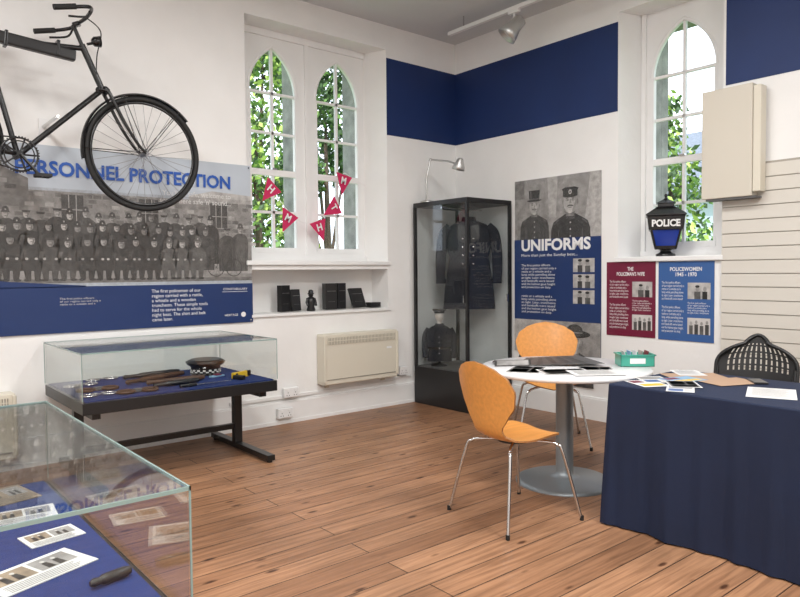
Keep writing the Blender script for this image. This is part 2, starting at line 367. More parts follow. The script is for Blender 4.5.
# ---------------- posters ----------------
LORE=["The first police officers","of our region carried only a","rattle or a whistle and a","lamp while patrolling alone","at night. Later, truncheons","and handcuffs were issued","and the helmet gave height","and protection on duty."]
LORC=["The first policemen of our","region carried with a rattle,","a whistle and a wooden","truncheon. These simple tools","had to serve for the whole","night beat. The shirt and belt","came later."]
def officer(g,x,z,s,hat='helmet',L=3,body=G03,low=None):
    low=z-s*3.2 if low is None else low
    s*=random.uniform(.93,1.07); lean=random.uniform(-.12,.12)*s; f=random.choice([G60,G60,G40,G75]); tw=random.uniform(-.08,.08)*s
    g.poly([(x-s*.80,low),(x+s*.80,low),(x+s*.90,z-s*1.1),(x+s*.80,z-s*.42+tw),(x+s*.50,z-s*.16+tw),(x+s*.2,z-s*.02),(x-s*.2,z-s*.02),(x-s*.50,z-s*.16-tw),(x-s*.80,z-s*.42-tw),(x-s*.92,z-s*1.1)],body,L)
    sh=G15 if body is G08 else G08
    for e in (-1,1): g.poly([(x+e*s*.55,low),(x+e*s*.62,low),(x+e*s*.60,z-s*.7),(x+e*s*.57,z-s*.7)],sh,L+1)
    g.poly([(x-s*.8,z-s*1.1),(x-s*.55,z-s*1.3),(x-s*.35,z-s*.4),(x-s*.65,z-s*.35)],sh,L+1)
    g.ell(xx0:=x+lean,z+s*.30,s*.25,s*.34,f,L+2,14)
    xx=xx0
    g.poly([(xx+s*.02,z-s*.03),(xx+s*.18,z+s*.1),(xx+s*.25,z+s*.38),(xx+s*.12,z+s*.48),(xx+s*.08,z+s*.2)],G25,L+3)
    g.ell(xx,z+s*.18,s*.10,s*.03,G15,L+3,8); g.ell(xx,z+s*.40,s*.18,s*.05,G25,L+3,8)
    if hat=='helmet':
        g.poly([(xx-s*.36,z+s*.46),(xx+s*.36,z+s*.46),(xx+s*.28,z+s*.62),(xx+s*.23,z+s*.84),(xx+s*.1,z+s*.97),(xx-s*.1,z+s*.97),(xx-s*.23,z+s*.84),(xx-s*.28,z+s*.62)],body,L+4)
        g.ell(xx,z+s*.70,s*.06,s*.08,G60,L+5,7)
    elif hat=='cap':
        g.poly([(xx-s*.28,z+s*.46),(xx+s*.28,z+s*.46),(xx+s*.36,z+s*.66),(xx-s*.36,z+s*.66)],body,L+4)
    else: g.ell(xx,z+s*.58,s*.23,s*.12,G08,L+4,10)
g=G()
W,Hh=2.45,1.34
g.b2((0,-.003,0),(W,0,Hh),PAPER); g.rect(0,0,W,Hh,SKYP,0)
g.rect(0,.36,W,1.02,G40,.3)
g.poly([(0,.9),(.74,.9),(.74,1.10),(.60,1.16),(.45,1.27),(.2,1.33),(0,1.34)],G25,.5)
g.poly([(1.9,1.0),(2.45,1.0),(2.45,1.08),(2.1,1.10),(1.9,1.05)],G60,.5)
for i in range(11):
    for j in range(38): 
        if random.random()<.6: g.rect(j*.065+(i%2)*.03,.62+i*.036,j*.065+.056+(i%2)*.03,.648+i*.036,random.choice([G25,G25,G40,G40,G60]),.6)
for i in range(5):
    for j in range(8): 
        if random.random()<.6: g.rect(j*.085+(i%2)*.03,1.02+i*.04,j*.085+.07+(i%2)*.03,1.05+i*.04,random.choice([G15,G25,G40]),.7)
for x in (.95,1.50,2.08):
    g.rect(x,.80,x+.15,1.0,G08,1)
    for q in (.05,.1): g.rect(x+q-.003,.80,x+q+.003,1.0,G60,1.4)
    g.rect(x,.89,x+.15,.896,G60,1.4)
g.rect(.10,.55,.30,1.08,G08,1); g.rect(.195,.55,.205,1.08,G40,1.2)
g.rect(0,.36,W,.52,G40,1); g.rect(.0,.44,.42,.5,G60,1.2); g.rect(2.05,.42,W,.52,G60,1.2); g.rect(0,.36,W,.39,G25,1.5)
R=random.uniform
for i in range(18): officer(g,.42+i*.098+R(-.014,.014),.825+R(-.02,.02),.082,random.choice(['helmet','helmet','helmet','cap']),2,random.choice([G03,G08,G08,G15]),.5)
for i in range(17): officer(g,.46+i*.098+R(-.014,.014),.735+R(-.014,.014),.085,random.choice(['helmet','helmet','cap']),9,random.choice([G03,G03,G08]),.45)
for i in range(13):
    x=.50+i*.122+R(-.01,.01); b=random.choice([G03,G03,G08,G15]); officer(g,x,.628+R(-.01,.01),.092,random.choice(['cap','cap','none','helmet']),16,b,.46)
    g.poly([(x-.07,.46),(x+.07,.46),(x+.075,.53),(x+.02,.55),(x-.02,.55),(x-.072,.53)],b,17)
    for e in (-1,1):
        g.poly([(x+e*.012,.385),(x+e*.045,.385),(x+e*.068,.52),(x+e*.004,.53)],b,18); g.ell(x+e*R(.01,.04),.535,.011,.009,G60,22,8); g.ell(x+e*.036,.385,.024,.010,G03,20,8)
officer(g,.16,.80,.095,'helmet',9,G08,.44); officer(g,.31,.77,.095,'cap',12,G03,.44); officer(g,2.22,.74,.09,'cap',9,G08,.44); officer(g,2.34,.76,.09,'helmet',7,G15,.44)
for cx in (.20,.36,2.12,2.28):
    n=28
    for k in range(n):
        a,b=2*math.pi*k/n,2*math.pi*(k+1)/n
        g.poly([(cx+.075*math.cos(a),.47+.075*math.sin(a)),(cx+.075*math.cos(b),.47+.075*math.sin(b)),(cx+.069*math.cos(b),.47+.069*math.sin(b)),(cx+.069*math.cos(a),.47+.069*math.sin(a))],G03,23)
    for k in range(6):
        a=k*math.pi/6; c,s_=math.cos(a),math.sin(a); g.poly([(cx-.07*c-.0008*s_,.47-.07*s_+.0008*c),(cx-.07*c+.0008*s_,.47-.07*s_-.0008*c),(cx+.07*c+.0008*s_,.47+.07*s_-.0008*c),(cx+.07*c-.0008*s_,.47+.07*s_+.0008*c)],G08,23)
for cx in (.20,2.12):
    for (a,b) in (((cx,.47),(cx+.05,.58)),((cx+.05,.58),(cx+.13,.57)),((cx+.16,.47),(cx+.12,.60)),((cx+.07,.46),(cx+.13,.57))):
        g.poly([a,(a[0]+.005,a[1]),(b[0]+.005,b[1]),b],G03,24)
g.rect(0,.34,W,1.04,GRAIN,24.5)
g.rect(0,0,W,.335,NAVYP,25)
g.poly([(0,.33),(0,.47),(.22,.42),(.60,.375),(1.1,.34),(1.1,.33)],NAVYP,25)
for k in range(14): g.rect(.02+.022*k,.30,.026+.022*k,.36,G40,26)
g.rect(.02,.325,.33,.332,G40,27)
g.text("PERSONNEL PROTECTION",.66,1.125,1.60,.108,TITLEB,28,bold=.03)
g.text("You'll be safe, welcome to\nsomewhere safe 'n' sound...",1.66,.985,.60,.10,PAPER,28,align='RIGHT')
g.text("\n".join(LORC),1.58,.05,.46,.25,WHT,26)
g.text("\n".join(LORE[:3]),.92,.20,.28,.055,G75,26)
g.rect(2.17,.265,2.40,.268,WHT,26); g.text("CONSTABULARY",2.18,.28,.22,.018,WHT,26); g.ell(2.36,.07,.022,.022,WHT,26); g.text("HERITAGE",2.19,.06,.12,.018,WHT,26)
for x in (.02,W-.02):
    for z in (.02,Hh-.02): g.ell(x,z,.008,.008,STEEL,29,10)
g.make('personnel_protection_poster',(-4.92,-.002,.93))

def face(g,x,z,s,L,hat):
    g.poly([(x-s*.55,z-s*1.6),(x+s*.55,z-s*1.6),(x+s*.5,z-s*.7),(x-s*.5,z-s*.7)],G25,L-1)
    g.ell(x-s*.92,z,s*.14,s*.28,G25,L-1,12); g.ell(x+s*.92,z,s*.14,s*.28,G25,L-1,12)
    g.poly([(x-s*.88,z+s*.6),(x-s*.92,z-s*.1),(x-s*.80,z-s*.65),(x-s*.45,z-s*1.15),(x,z-s*1.3),(x+s*.45,z-s*1.15),(x+s*.80,z-s*.65),(x+s*.92,z-s*.1),(x+s*.88,z+s*.6),(x+s*.5,z+s*1.1),(x-s*.5,z+s*1.1)],G60,L)
    g.poly([(x+s*.1,z-s*1.28),(x+s*.45,z-s*1.15),(x+s*.80,z-s*.65),(x+s*.92,z-s*.1),(x+s*.88,z+s*.6),(x+s*.6,z+s*.7),(x+s*.68,z+s*.05),(x+s*.45,z-s*.6)],G40,L+1)
    g.poly([(x-s*.2,z-s*1.27),(x+s*.2,z-s*1.27),(x+s*.3,z-s*.95),(x-s*.3,z-s*.95)],G75,L+1)
    g.rect(x-s*.88,z+s*.45,x+s*.88,z+s*.75,G40,L+1)
    for e in (-1,1):
        g.ell(x+e*s*.38,z+s*.20,s*.24,s*.15,G40,L+1,12); g.ell(x+e*s*.38,z+s*.2,s*.13,s*.055,G75,L+2,12); g.ell(x+e*s*.38,z+s*.2,s*.065,s*.065,G03,L+3,10)
        g.poly([(x+e*s*.2,z+s*.38),(x+e*s*.62,z+s*.34),(x+e*s*.60,z+s*.42),(x+e*s*.2,z+s*.45)],G15,L+3)
    g.poly([(x-s*.15,z-s*.22),(x+s*.17,z-s*.22),(x+s*.08,z+s*.3),(x-s*.02,z+s*.3)],G40,L+2)
    g.ell(x,z-s*.63,s*.26,s*.06,G25,L+2,12)
    if hat!='lady': g.poly([(x-s*.5,z-s*.55),(x-s*.25,z-s*.36),(x,z-s*.32),(x+s*.25,z-s*.36),(x+s*.5,z-s*.55),(x+s*.2,z-s*.5),(x,z-s*.47),(x-s*.2,z-s*.5)],G08,L+3)
    if hat=='top':
        g.poly([(x-s*1.35,z+s*.80),(x-s*.8,z+s*.66),(x+s*.8,z+s*.66),(x+s*1.35,z+s*.80),(x+s*1.2,z+s*.92),(x+s*.92,z+s*.9),(x+s*1.02,z+s*2.3),(x-s*1.02,z+s*2.3),(x-s*.92,z+s*.9),(x-s*1.2,z+s*.92)],G03,L+3)
        g.rect(x-s*.92,z+s*.92,x+s*.92,z+s*1.1,G15,L+4); g.poly([(x-s*.7,z+s*1.15),(x-s*.5,z+s*1.15),(x-s*.52,z+s*2.2),(x-s*.76,z+s*2.2)],G15,L+4)
    if hat=='kepi':
        g.poly([(x-s*.98,z+s*.62),(x-s*.5,z+s*.48),(x+s*.5,z+s*.48),(x+s*.98,z+s*.62),(x+s*.96,z+s*1.2),(x+s*1.12,z+s*1.45),(x+s*.6,z+s*1.62),(x-s*.6,z+s*1.62),(x-s*1.12,z+s*1.45),(x-s*.96,z+s*1.2)],G03,L+3)
        g.ell(x,z+s*1.08,s*.22,s*.26,G75,L+5,14); g.ell(x,z+s*1.08,s*.13,s*.16,G25,L+6,14)
    if hat=='lady':
        g.ell(x,z+s*.95,s*2.0,s*.42,G03,L+3,26); g.ell(x,z+s*1.3,s*1.05,s*.7,G08,L+4,26); g.rect(x-s*1.0,z+s*1.02,x+s*1.0,z+s*1.15,G25,L+5)
def bust(g,x,z,s,L,mt=G03):
    g.poly([(x-s*2.7,z-s*5.5),(x+s*2.7,z-s*5.5),(x+s*2.6,z-s*3.0),(x+s*2.3,z-s*2.2),(x+s*1.5,z-s*1.75),(x+s*.7,z-s*1.35),(x-s*.7,z-s*1.35),(x-s*1.5,z-s*1.75),(x-s*2.3,z-s*2.2),(x-s*2.6,z-s*3.0)],mt,L)
    g.poly([(x-s*.65,z-s*1.9),(x,z-s*2.0),(x+s*.65,z-s*1.9),(x+s*.62,z-s*1.15),(x-s*.62,z-s*1.15)],G08,L+1); g.poly([(x-s*.6,z-s*1.30),(x+s*.6,z-s*1.30),(x+s*.6,z-s*1.24),(x-s*.6,z-s*1.24)],G60,L+2)
    for e in (-1,1):
        g.poly([(x+e*s*1.72,z-s*5.5),(x+e*s*1.62,z-s*5.5),(x+e*s*1.54,z-s*3.2),(x+e*s*1.6,z-s*3.0)],G15,L+2)
        g.poly([(x+e*s*2.3,z-s*2.4),(x+e*s*1.6,z-s*1.9),(x+e*s*1.5,z-s*2.0),(x+e*s*2.2,z-s*2.5)],G15,L+2)
    for k in range(4): g.ell(x+.02*s,z-s*(2.3+.75*k),s*.10,s*.10,G60,L+3,10)
g=G()
W,Hh=.995,1.68
g.b2((0,-.003,0),(W,0,Hh),PAPER); g.rect(0,0,W,Hh,NAVYP,0)
g.rect(0,1.05,W,Hh,G40,.5); g.rect(.0,1.5,.12,Hh,G25,1); g.poly([(.80,1.1),(W,1.1),(W,Hh),(.88,Hh)],G60,1); g.poly([(.42,1.3),(.5,1.3),(.52,Hh),(.40,Hh)],G60,1)
bust(g,.245,1.42,.066,2,G08); face(g,.245,1.42,.066,6,'top')
bust(g,.665,1.43,.083,12,G03); face(g,.665,1.43,.083,16,'kepi')
g.rect(0,1.10,W,Hh,GRAIN2,23.5)
g.rect(0,.32,W,1.10,NAVYP,25)
g.text("UNIFORMS",.09,.985,.80,.115,WHT,28,bold=.035)
g.text("More than just the Sunday best...",.09,.925,.66,.035,WHT,28)
g.text("\n".join(LORE),.09,.62,.42,.24,WHT,28); g.text("\n".join(LORE[2:]),.09,.38,.42,.18,WHT,28)
for i in range(3):
    zz=.78-.145*i; g.rect(.70,zz,.93,zz+.125,G60,26); g.ell(.775,zz+.085,.018,.024,G40,27); g.rect(.75,zz,.80,zz+.062,G08,27); g.ell(.855,zz+.08,.018,.024,G40,27); g.rect(.83,zz,.885,zz+.058,G15,27); g.ell(.775,zz+.107,.022,.012,G03,28); g.ell(.855,zz+.102,.022,.012,G03,28)
g.rect(0,0,W,.32,G40,26); g.poly([(0,0),(.42,0),(.36,.32),(0,.32)],G60,27)
bust(g,.72,.14,.075,28,G08); face(g,.72,.13,.085,34,'lady'); bust(g,.2,.1,.06,28,G03); face(g,.2,.14,.065,34,'kepi')
g.rect(0,0,W,.32,GRAIN2,41)
g.make('uniforms_poster',(-.002,-.845,.555),-math.pi/2)
def info(name,loc,base,title,w=.465,h=.64):
    g=G(); g.b2((0,-.004,0),(w,0,h),PAPER); g.rect(0,0,w,h,base,.5)
    g.text(title,.10,h-.12,w-.2,.075,WHT,2,bold=.02,align='CENTER')
    g.text("\n".join(LORE[:6]),.03,h-.31,.19,.15,WHT,2); g.text("\n".join(LORE),.03,.06,.19,.22,WHT,2)
    g.rect(.25,h-.30,w-.03,h-.17,G60,2); g.ell(.33,h-.22,.014,.02,G40,4); g.rect(.305,h-.3,.355,h-.24,G15,3); g.ell(.39,h-.22,.014,.02,G40,4); g.rect(.37,h-.3,.41,h-.24,G03,3); g.ell(.33,h-.2,.018,.01,G03,5)
    g.text("\n".join(LORE[:5]),.25,h-.42,.18,.095,WHT,2)
    g.rect(.25,.06,w-.03,.19,G75,2)
    for k in range(4): g.rect(.265+k*.043,.06,.295+k*.043,.13+.01*(k%2),[G15,G08][k%2],3); g.ell(.28+k*.043,.147+.01*(k%2),.011,.015,G40,4,10)
    g.make(name,loc,-math.pi/2)
info("policemans_wife_poster",(-.002,-1.895,.78),MAROON,"THE\nPOLICEMAN'S WIFE")
info("policewomen_poster",(-.002,-2.385,.775),MIDB,"POLICEWOMEN\n1945 - 1970")

# ---------------- slatwall ----------------
g=G()
g.b2((-.014,-2.91,.22),(-.001,-6.6,2.13),SLATD)
z=.22
while z<2.12:
    g.b2((-.026,-2.91,z),(-.014,-6.6,min(z+.093,2.13)),SLAT); z+=.1
g.make('slatwall_panel')
g=G()
g.b2((-.13,-2.80,1.88),(-.028,-3.17,2.69),CREAM2,.006); g.b2((-.12,-3.172,1.91),(-.028,-3.225,2.67),CREAM,.004)
g.b2((-.12,-2.83,1.865),(-.03,-3.2,1.88),DGREY)
g.b2((-.03,-2.92,1.95),(-.001,-3.1,2.6),DGREY)
g.make('wall_mounted_cream_cabinet')

# ---------------- storage heater ----------------
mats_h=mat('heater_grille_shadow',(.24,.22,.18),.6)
def heater(name,x0,x1,z0,z1):
    g=G(); w=x1-x0; h=z1-z0
    g.b2((0,-.13,0),(w,-.0,h),CREAM,.012)
    g.b2((.0-.006,-.14,h*.05),(.02,-.02,h*.97),CREAM,.008); g.b2((w-.02,-.14,h*.05),(w+.006,-.02,h*.97),CREAM,.008)
    g.b2((.04,-.134,h*.80),(w-.04,-.128,h*.93),mats_h)
    n=46
    for i in range(n+1): 
        x=.04+(w-.08)*i/n; g.b2((x-.004,-.139,h*.80),(x+.004,-.131,h*.93),CREAM)
    g.b2((.04,-.14,h*.86),(w-.04,-.133,h*.872),CREAM); g.b2((.03,-.136,h*.10),(w-.03,-.128,h*.112),mats_h)
    g.b2((w-.14,-.134,h*.62),(w-.08,-.129,h*.66),WHT)
    for x in (.1,w-.1): g.b2((x-.02,-.02,-.04),(x+.02,-.0,.01),CREAM)
    g.make(name,(x0,-.002,z0))
heater('storage_heater',-1.82,-.95,.31,.78)
heater('storage_heater',-5.15,-4.32,.10,.55)
g=G(); g.b2((-2.7,-.02,.225),(-1.9,-.001,.255),TRIM,.003); g.b2((-.89,-.02,.27),(-.68,-.001,.29),TRIM,.003); g.b2((-1.9,-.015,.23),(-.89,-.001,.25),TRIM); g.make('cable_trunking')
def socket(loc,w=.15):
    g=G(); g.b2((0,-.04,0),(w,0,.088),WHT,.006)
    for k in range(2): 
        x=w*(.25+.5*k); g.b2((x-.012,-.043,.06),(x+.012,-.039,.075),TRIM,.002)
        for a,b in((0,.045),(-.012,.022),(.012,.022)): g.b2((x+a-.003,-.0415,b-.004),(x+a+.003,-.0395,b+.004),DGREY)
    g.make('wall_socket',loc)
socket((-2.2,-.021,.235)); socket((-2.27,-.031,.06)); socket((-.86,-.021,.30),.10)

# ---------------- niche contents ----------------
def bookbox(name,x,w,h,d,y,rz=0,tilt=0,mt=BLACK,pages=True):
    g=G(); g.box((0,0,h/2+.002),(w,d,h),mt,.003,rot=(tilt,0,0))
    if pages: g.box((.004,0,h/2+.004),(w-.002,d*.7,h-.012),PAPER,0,rot=(tilt,0,0)); 
    g.M=Matrix.Translation((0,0,h/2))@Matrix.Rotation(tilt,4,'X')@Matrix.Translation((0,-d/2+.002,0))
    g.rect(-w*.38,h*.2,w*.38,h*.22,G25,0); g.rect(-w*.3,-h*.2,w*.3,-h*.19,G25,0); g.M=Matrix()
    g.make(name,(x,y,.995),rz)
bookbox('black_book',-2.09,.12,.24,.05,.12,.3); bookbox('black_book',-1.965,.10,.20,.04,.13,.1,-.12)
bookbox('display_box',-1.58,.12,.25,.08,.13,-.1); bookbox('black_book',-1.445,.10,.25,.05,.14,.1)
bookbox('photo_stand',-1.26,.19,.20,.02,.12,.2,-.35)
bookbox('leaflet_block',-1.06,.12,.05,.10,.12,0,0)
g=G(); g.lathe([(.038,0),(.043,.01),(.033,.04),(.045,.08),(.04,.12),(.015,.135)],BLACK,16); g.ball((0,0,.15),.024,BLACK); g.lathe([(.034,.158),(.024,.17),(.022,.19),(.008,.2)],BLACK,14)
for s in(-1,1): g.tube([(s*.038,0,.12),(s*.05,-.005,.08),(s*.045,-.02,.05)],.011,BLACK)
g.make('police_figurine',(-1.81,.1,.992))

# ---------------- bunting ----------------
g=G(); 
SP=[(-2.37,.14,2.22),(-2.27,.13,2.19),(-2.13,.12,2.03),(-1.98,.12,1.87),(-1.83,.12,1.815),(-1.66,.12,1.87),(-1.55,.12,1.98),(-1.48,.12,2.13),(-1.41,.12,2.31),(-1.28,.14,2.27),(-1.12,.16,2.22)]
g.tube(arcpts(SP,5),.003,WHT,6)
for (x,z,ang,ch) in ((-2.20,2.11,-42,'H'),(-2.03,1.86,-28,'M'),(-1.70,1.79,18,'H'),(-1.52,1.98,-60,'T'),(-1.41,2.25,-12,'M')):
    M=Matrix.Translation((x,.115,z))@Matrix.Rotation(-math.radians(ang),4,'Y')
    old=g.M; g.M=M
    P=[(-.095,.05),(.095,.05),(.01,-.15)]
    g.add([(a,-.002+.01*math.sin(a*30),b) for a,b in P]+[(a,.001+.01*math.sin(a*30),b) for a,b in P],[[0,1,2],[5,4,3],[0,3,4,1],[1,4,5,2],[2,5,3,0]],PINK)
    g.text(ch,-.03,-.045,.055,.07,WHT,20,bold=.03)
    g.M=old
g.make('pennant_bunting')

# ---------------- bicycle ----------------
def bicycle():
    g=G(); R=.405
    def wheel(cx,cz):
        g.tube(circle((cx,0,cz),R-.018,72),.019,RUB,10,True)
        g.tube(circle((cx,0,cz),R-.045,72),.010,BLKM,8,True)
        g.tube([(cx,-.045,cz),(cx,.045,cz)],.018,DSTEEL,12); g.tube([(cx,-.07,cz),(cx,.07,cz)],.007,DSTEEL)
        for i in range(32):
            a=2*math.pi*i/32; sgn=1 if i%2 else -1; b=a+(.9 if (i//2)%2 else -.9)
            g.tube([(cx+.022*math.cos(b),sgn*.03,cz+.022*math.sin(b)),(cx+(R-.05)*math.cos(a),0,cz+(R-.05)*math.sin(a))],.0016,DSTEEL,5,caps=False)
    wheel(0,0); wheel(-1.30,-.02)
    BB=(-.80,0,-.09); HT=(-.40,0,.69); HB=(-.275,0,.41); SC=(-.97,0,.62)
    def t(a,b,r=.016,mt=BLKM): g.tube([a,b],r,mt,12)
    t(HT,HB,.021); t(HB,BB,.018); t((-.39,0,.665),SC,.017); t(BB,(-.995,0,.70),.017)
    for s in (-1,1):
        t((-.81,s*.02,-.08),(-1.30,s*.06,-.02),.010); t((-.97,s*.02,.60),(-1.30,s*.06,-.02),.009)
        g.tube(arcpts([(-.27,s*.02,.41),(-.25,s*.05,.395),(-.15,s*.052,.20),(-.06,s*.05,.06),(0,s*.05,0)]),[.015-.006*i/32 for i in range(33)],BLKM,10)
    g.tube([(-.31,-.045,.40),(-.24,-.045,.40)],.012,BLKM)
    t((-.31,-.03,.40),(-.245,.03,.40),.02)
    t(HT,(-.45,0,.81),.013,BLKM)
    g.tube([(-.45,0,.81),(-.415,0,.83)],.015,BLKM)
    for s in (-1,1):
        g.tube(arcpts([(-.415,0,.83),(-.39,s*.08,.845),(-.38,s*.17,.87),(-.42,s*.25,.86),(-.52,s*.27,.83),(-.60,s*.27,.81)]),.012,BLKM,10)
        t((-.50,s*.27,.838),(-.63,s*.27,.803),.018,RUB)
        g.tube(arcpts([(-.40,s*.20,.85),(-.43,s*.235,.80),(-.54,s*.25,.775)]),.007,BLKM,8)
    g.tube(arcpts([(-.39,-.1,.84),(-.31,-.12,.76),(-.32,-.06,.62),(-.32,-.03,.5)]),.004,RUB,6)
    t((-.365,0,.70),(-.31,0,.72),.009)
    g.M=Matrix.Translation((-.30,0,.73))@Matrix.Rotation(math.radians(80),4,'Y')
    g.lathe([(.016,-.035),(.032,-.02),(.036,.012),(.038,.02),(.02,.022)],BLKM,20); g.M=Matrix()
    for cx,cz,a0,a1 in ((0,0,40,190),(-1.30,-.02,-10,200)):
        vs=[];fs=[];n=40
        for i in range(n+1):
            a=math.radians(a0+(a1-a0)*i/n)
            for y,rr in ((-.03,R+.006),(-.018,R+.017),(0,R+.021),(.018,R+.017),(.03,R+.006)): vs.append((cx+rr*math.cos(a),y,cz+rr*math.sin(a)))
        for i in range(n):
            for j in range(4): fs.append([i*5+j,i*5+j+1,i*5+j+6,i*5+j+5])
        g.add(vs,fs,BLKM,True)
        for a in (a0+12,a0+70,a1-10):
            for s in (-1,1): g.tube([(cx,s*.06,cz),(cx+(R+.01)*math.cos(math.radians(a)),s*.03,cz+(R+.01)*math.sin(math.radians(a)))],.003,BLKM,6)
    y=-.05
    g.tube(circle((BB[0],y,BB[2]),.105,40),.006,BLKM,8,True); g.tube(circle((BB[0],y,BB[2]),.085,40),.004,BLKM,8,True)
    for i in range(5):
        a=i*2*math.pi/5; g.tube([(BB[0],y,BB[2]),(BB[0]+.1*math.cos(a),y,BB[2]+.1*math.sin(a))],.006,BLKM,6)
    for i in range(40):
        a=i*2*math.pi/40; g.box((BB[0]+.112*math.cos(a),y,BB[2]+.112*math.sin(a)),(.008,.004,.008),BLKM,rot=(0,-a,0))
    t((BB[0],-.07,BB[2]),(BB[0],.07,BB[2]),.02)
    ca=math.radians(-50)
    for s,yy in ((1,-.075),(-1,.075)):
        e=(BB[0]+s*.175*math.cos(ca),yy,BB[2]+s*.175*math.sin(ca)); t((BB[0],yy,BB[2]),e,.010)
        py=e[1]+math.copysign(.06,e[1])
        g.tube([e,(e[0],py+math.copysign(.04,py),e[2])],.006,STEEL)
        for dx in (-.035,.035): g.box((e[0]+dx,py,e[2]),(.02,.09,.024),RUB,.004)
        for dy in (-.045,.045): g.box((e[0],py+dy,e[2]),(.09,.006,.02),BLKM)
    for dz in (.105,-.105): g.tube([(BB[0],y,BB[2]+dz),(-1.30,y,-.02+dz*.35)],.005,BLKM,6)
    g.tube(circle((-1.30,y,-.02),.036,20),.006,BLKM,6,True)
    g.tube([(-.995,0,.70),(-1.02,0,.78)],.012,STEEL)
    g.loft([(-1.04,0,.77,.13,.05),(-1.04,0,.80,.15,.08),(-1.05,0,.835,.15,.085),(-1.05,0,.85,.10,.05)],LEATH)
    g.box((-.69,0,.625),(.50,.055,.075),BLACK,.012,rot=(0,.08,0))
    for x in (-.85,-.55): g.box((x,0,.635),(.02,.062,.10),BLKM,.004,rot=(0,.08,0))
    for px,pz in ((-.56,.19),(-.93,.45)):
        g.tube([(px,0,pz),(px,.40,pz)],.012,STEEL); g.box((px,.41,pz),(.06,.012,.12),WHT,.002)
    g.make('bicycle',(-3.515,-.42,2.205))
bicycle()

# ---------------- display cases ----------------
def case(name,loc,rz,L=1.32,Dp=.95):
    g=G(); zt=.87; zb=.585; hx,hy=L/2,Dp/2; th=.006
    g.b2((-hx,-hy,.50),(hx,hy,.575),BLACK,.004); g.b2((-hx+.02,-hy+.02,.575),(hx-.02,hy-.02,.583),BLUEC)
    g.b2((-hx,-hy,zb-.01),(hx,-hy+th,zt),GLASS); g.b2((-hx,hy-th,zb-.01),(hx,hy,zt),GLASS)
    g.b2((-hx,-hy+th,zb-.01),(-hx+th,hy-th,zt),GLASS); g.b2((hx-th,-hy+th,zb-.01),(hx,hy-th,zt),GLASS)
    g.b2((-hx,-hy,zt),(hx,hy,zt+th),GLASS)
    e=.004
    for sx in(-1,1):
        for sy in(-1,1): g.box((sx*hx,sy*hy,(zb+zt)/2),(e,e,zt-zb),GEDGE)
    for s in(-1,1):
        g.box((0,s*hy,zt+th/2),(L+e,e,th+.003),GEDGE); g.box((s*hx,0,zt+th/2),(e,Dp+e,th+.003),GEDGE)
    for s in (-1,1):
        x=s*(hx-.09)
        g.b2((x-.03,-.03,.04),(x+.03,.03,.50),BLACK,.003); g.b2((x-.03,-hy-.06,.015),(x+.03,hy-.06,.055),BLACK,.004); g.b2((x-.025,-hy+.05,.46),(x+.025,hy-.05,.50),BLACK)
        for y in(-hy-.03,hy-.09): g.lathe([(.02,0),(.02,.018)],BLACK,12,(x,y,0))
    g.b2((-hx+.09,-.02,.16),(hx-.09,.02,.20),BLACK,.003)
    g.make(name,loc,rz)
case('display_case',(-3.46,-.53,0),0)
case('display_case',(-5.115,-3.205,0),math.pi/2,L=1.35)
ZC=.584
def obj(fn,name,loc,rz=0,scale=1):
    g=G(); fn(g); g.make(name,loc,rz,scale)
def truncheon(L,mt=LEATH):
    def f(g):
        g.M=Matrix.Rotation(math.pi/2,4,'Y')@Matrix.Translation((-.018,0,0))
        g.lathe([(.008,0),(.014,.01),(.011,.03),(.012,L*.25),(.016,L*.3),(.017,L*.85),(.012,L)],mt,14); g.M=Matrix()
    return f
obj(truncheon(.42),'truncheon',(-3.72,-.55,ZC),.35,1.2); obj(truncheon(.36,BLACK),'truncheon',(-3.66,-.30,ZC),.1,1.2); obj(truncheon(.34),'truncheon',(-3.62,-.66,ZC),-.05,1.2); obj(truncheon(.30,BLACK),'truncheon',(-3.62,-.80,ZC),.1,1.1)
def cuffs(g):
    g.tube(circle((0,0,.008),.042,24,'xy'),.007,STEEL,8,True); g.tube(circle((.13,.02,.008),.042,24,'xy'),.007,STEEL,8,True)
    g.b2((.035,-.01,.0),(.055,.02,.018),STEEL); g.b2((.078,-.0,.0),(.095,.03,.018),STEEL)
    for k in range(3): g.tube(circle((.057+.01*k,.008,.012),.008,10,'xy'),.002,DSTEEL,6,True)
def irons(g):
    g.tube(circle((0,0,.01),.05,20,'xy'),.010,LEATH,8,True); g.tube(circle((.15,.0,.01),.05,20,'xy'),.010,LEATH,8,True); g.b2((.05,-.015,0),(.10,.015,.025),DGREY,.004)
for i,(x,y,r) in enumerate(((-4.04,-.84,.0),(-4.03,-.38,.0),(-3.84,-.20,.0))): obj(cuffs,'handcuffs',(x,y,ZC+.001),r,1.0)
obj(irons,'leg_irons',(-3.82,-.86,ZC+.001),.0); obj(irons,'leg_irons',(-4.0,-.62,ZC+.001),-.0)
def cap(g):
    g.loft([(0,0,0,.095,.105),(0,0,.045,.095,.105),(0,0,.06,.12,.13),(0,.0,.078,.13,.14),(0,0,.092,.10,.11)],BLACK,32)
    for k in range(32):
        a=k*2*math.pi/32
        for q,z in enumerate((.008,.021)): 
            if (k+q)%2: g.box((.097*math.cos(a),.107*math.sin(a),z+.004),(.004,.017,.011),PAPER,rot=(0,0,a))
    n=12; vs=[]
    for i in range(n+1):
        a=math.pi+math.pi*i/n; vs+=[(.09*math.cos(a),.1*math.sin(a),.014),(.10*math.cos(a),.165*math.sin(a),.002)]
    g.add(vs,[[2*i,2*i+1,2*i+3,2*i+2] for i in range(n)],BLKM,True)
    g.lathe([(.018,0),(.014,.006)],SILV,12,(0,-.11,.045))
obj(cap,'police_cap',(-3.06,-.36,ZC+.003),-.5,1.15)
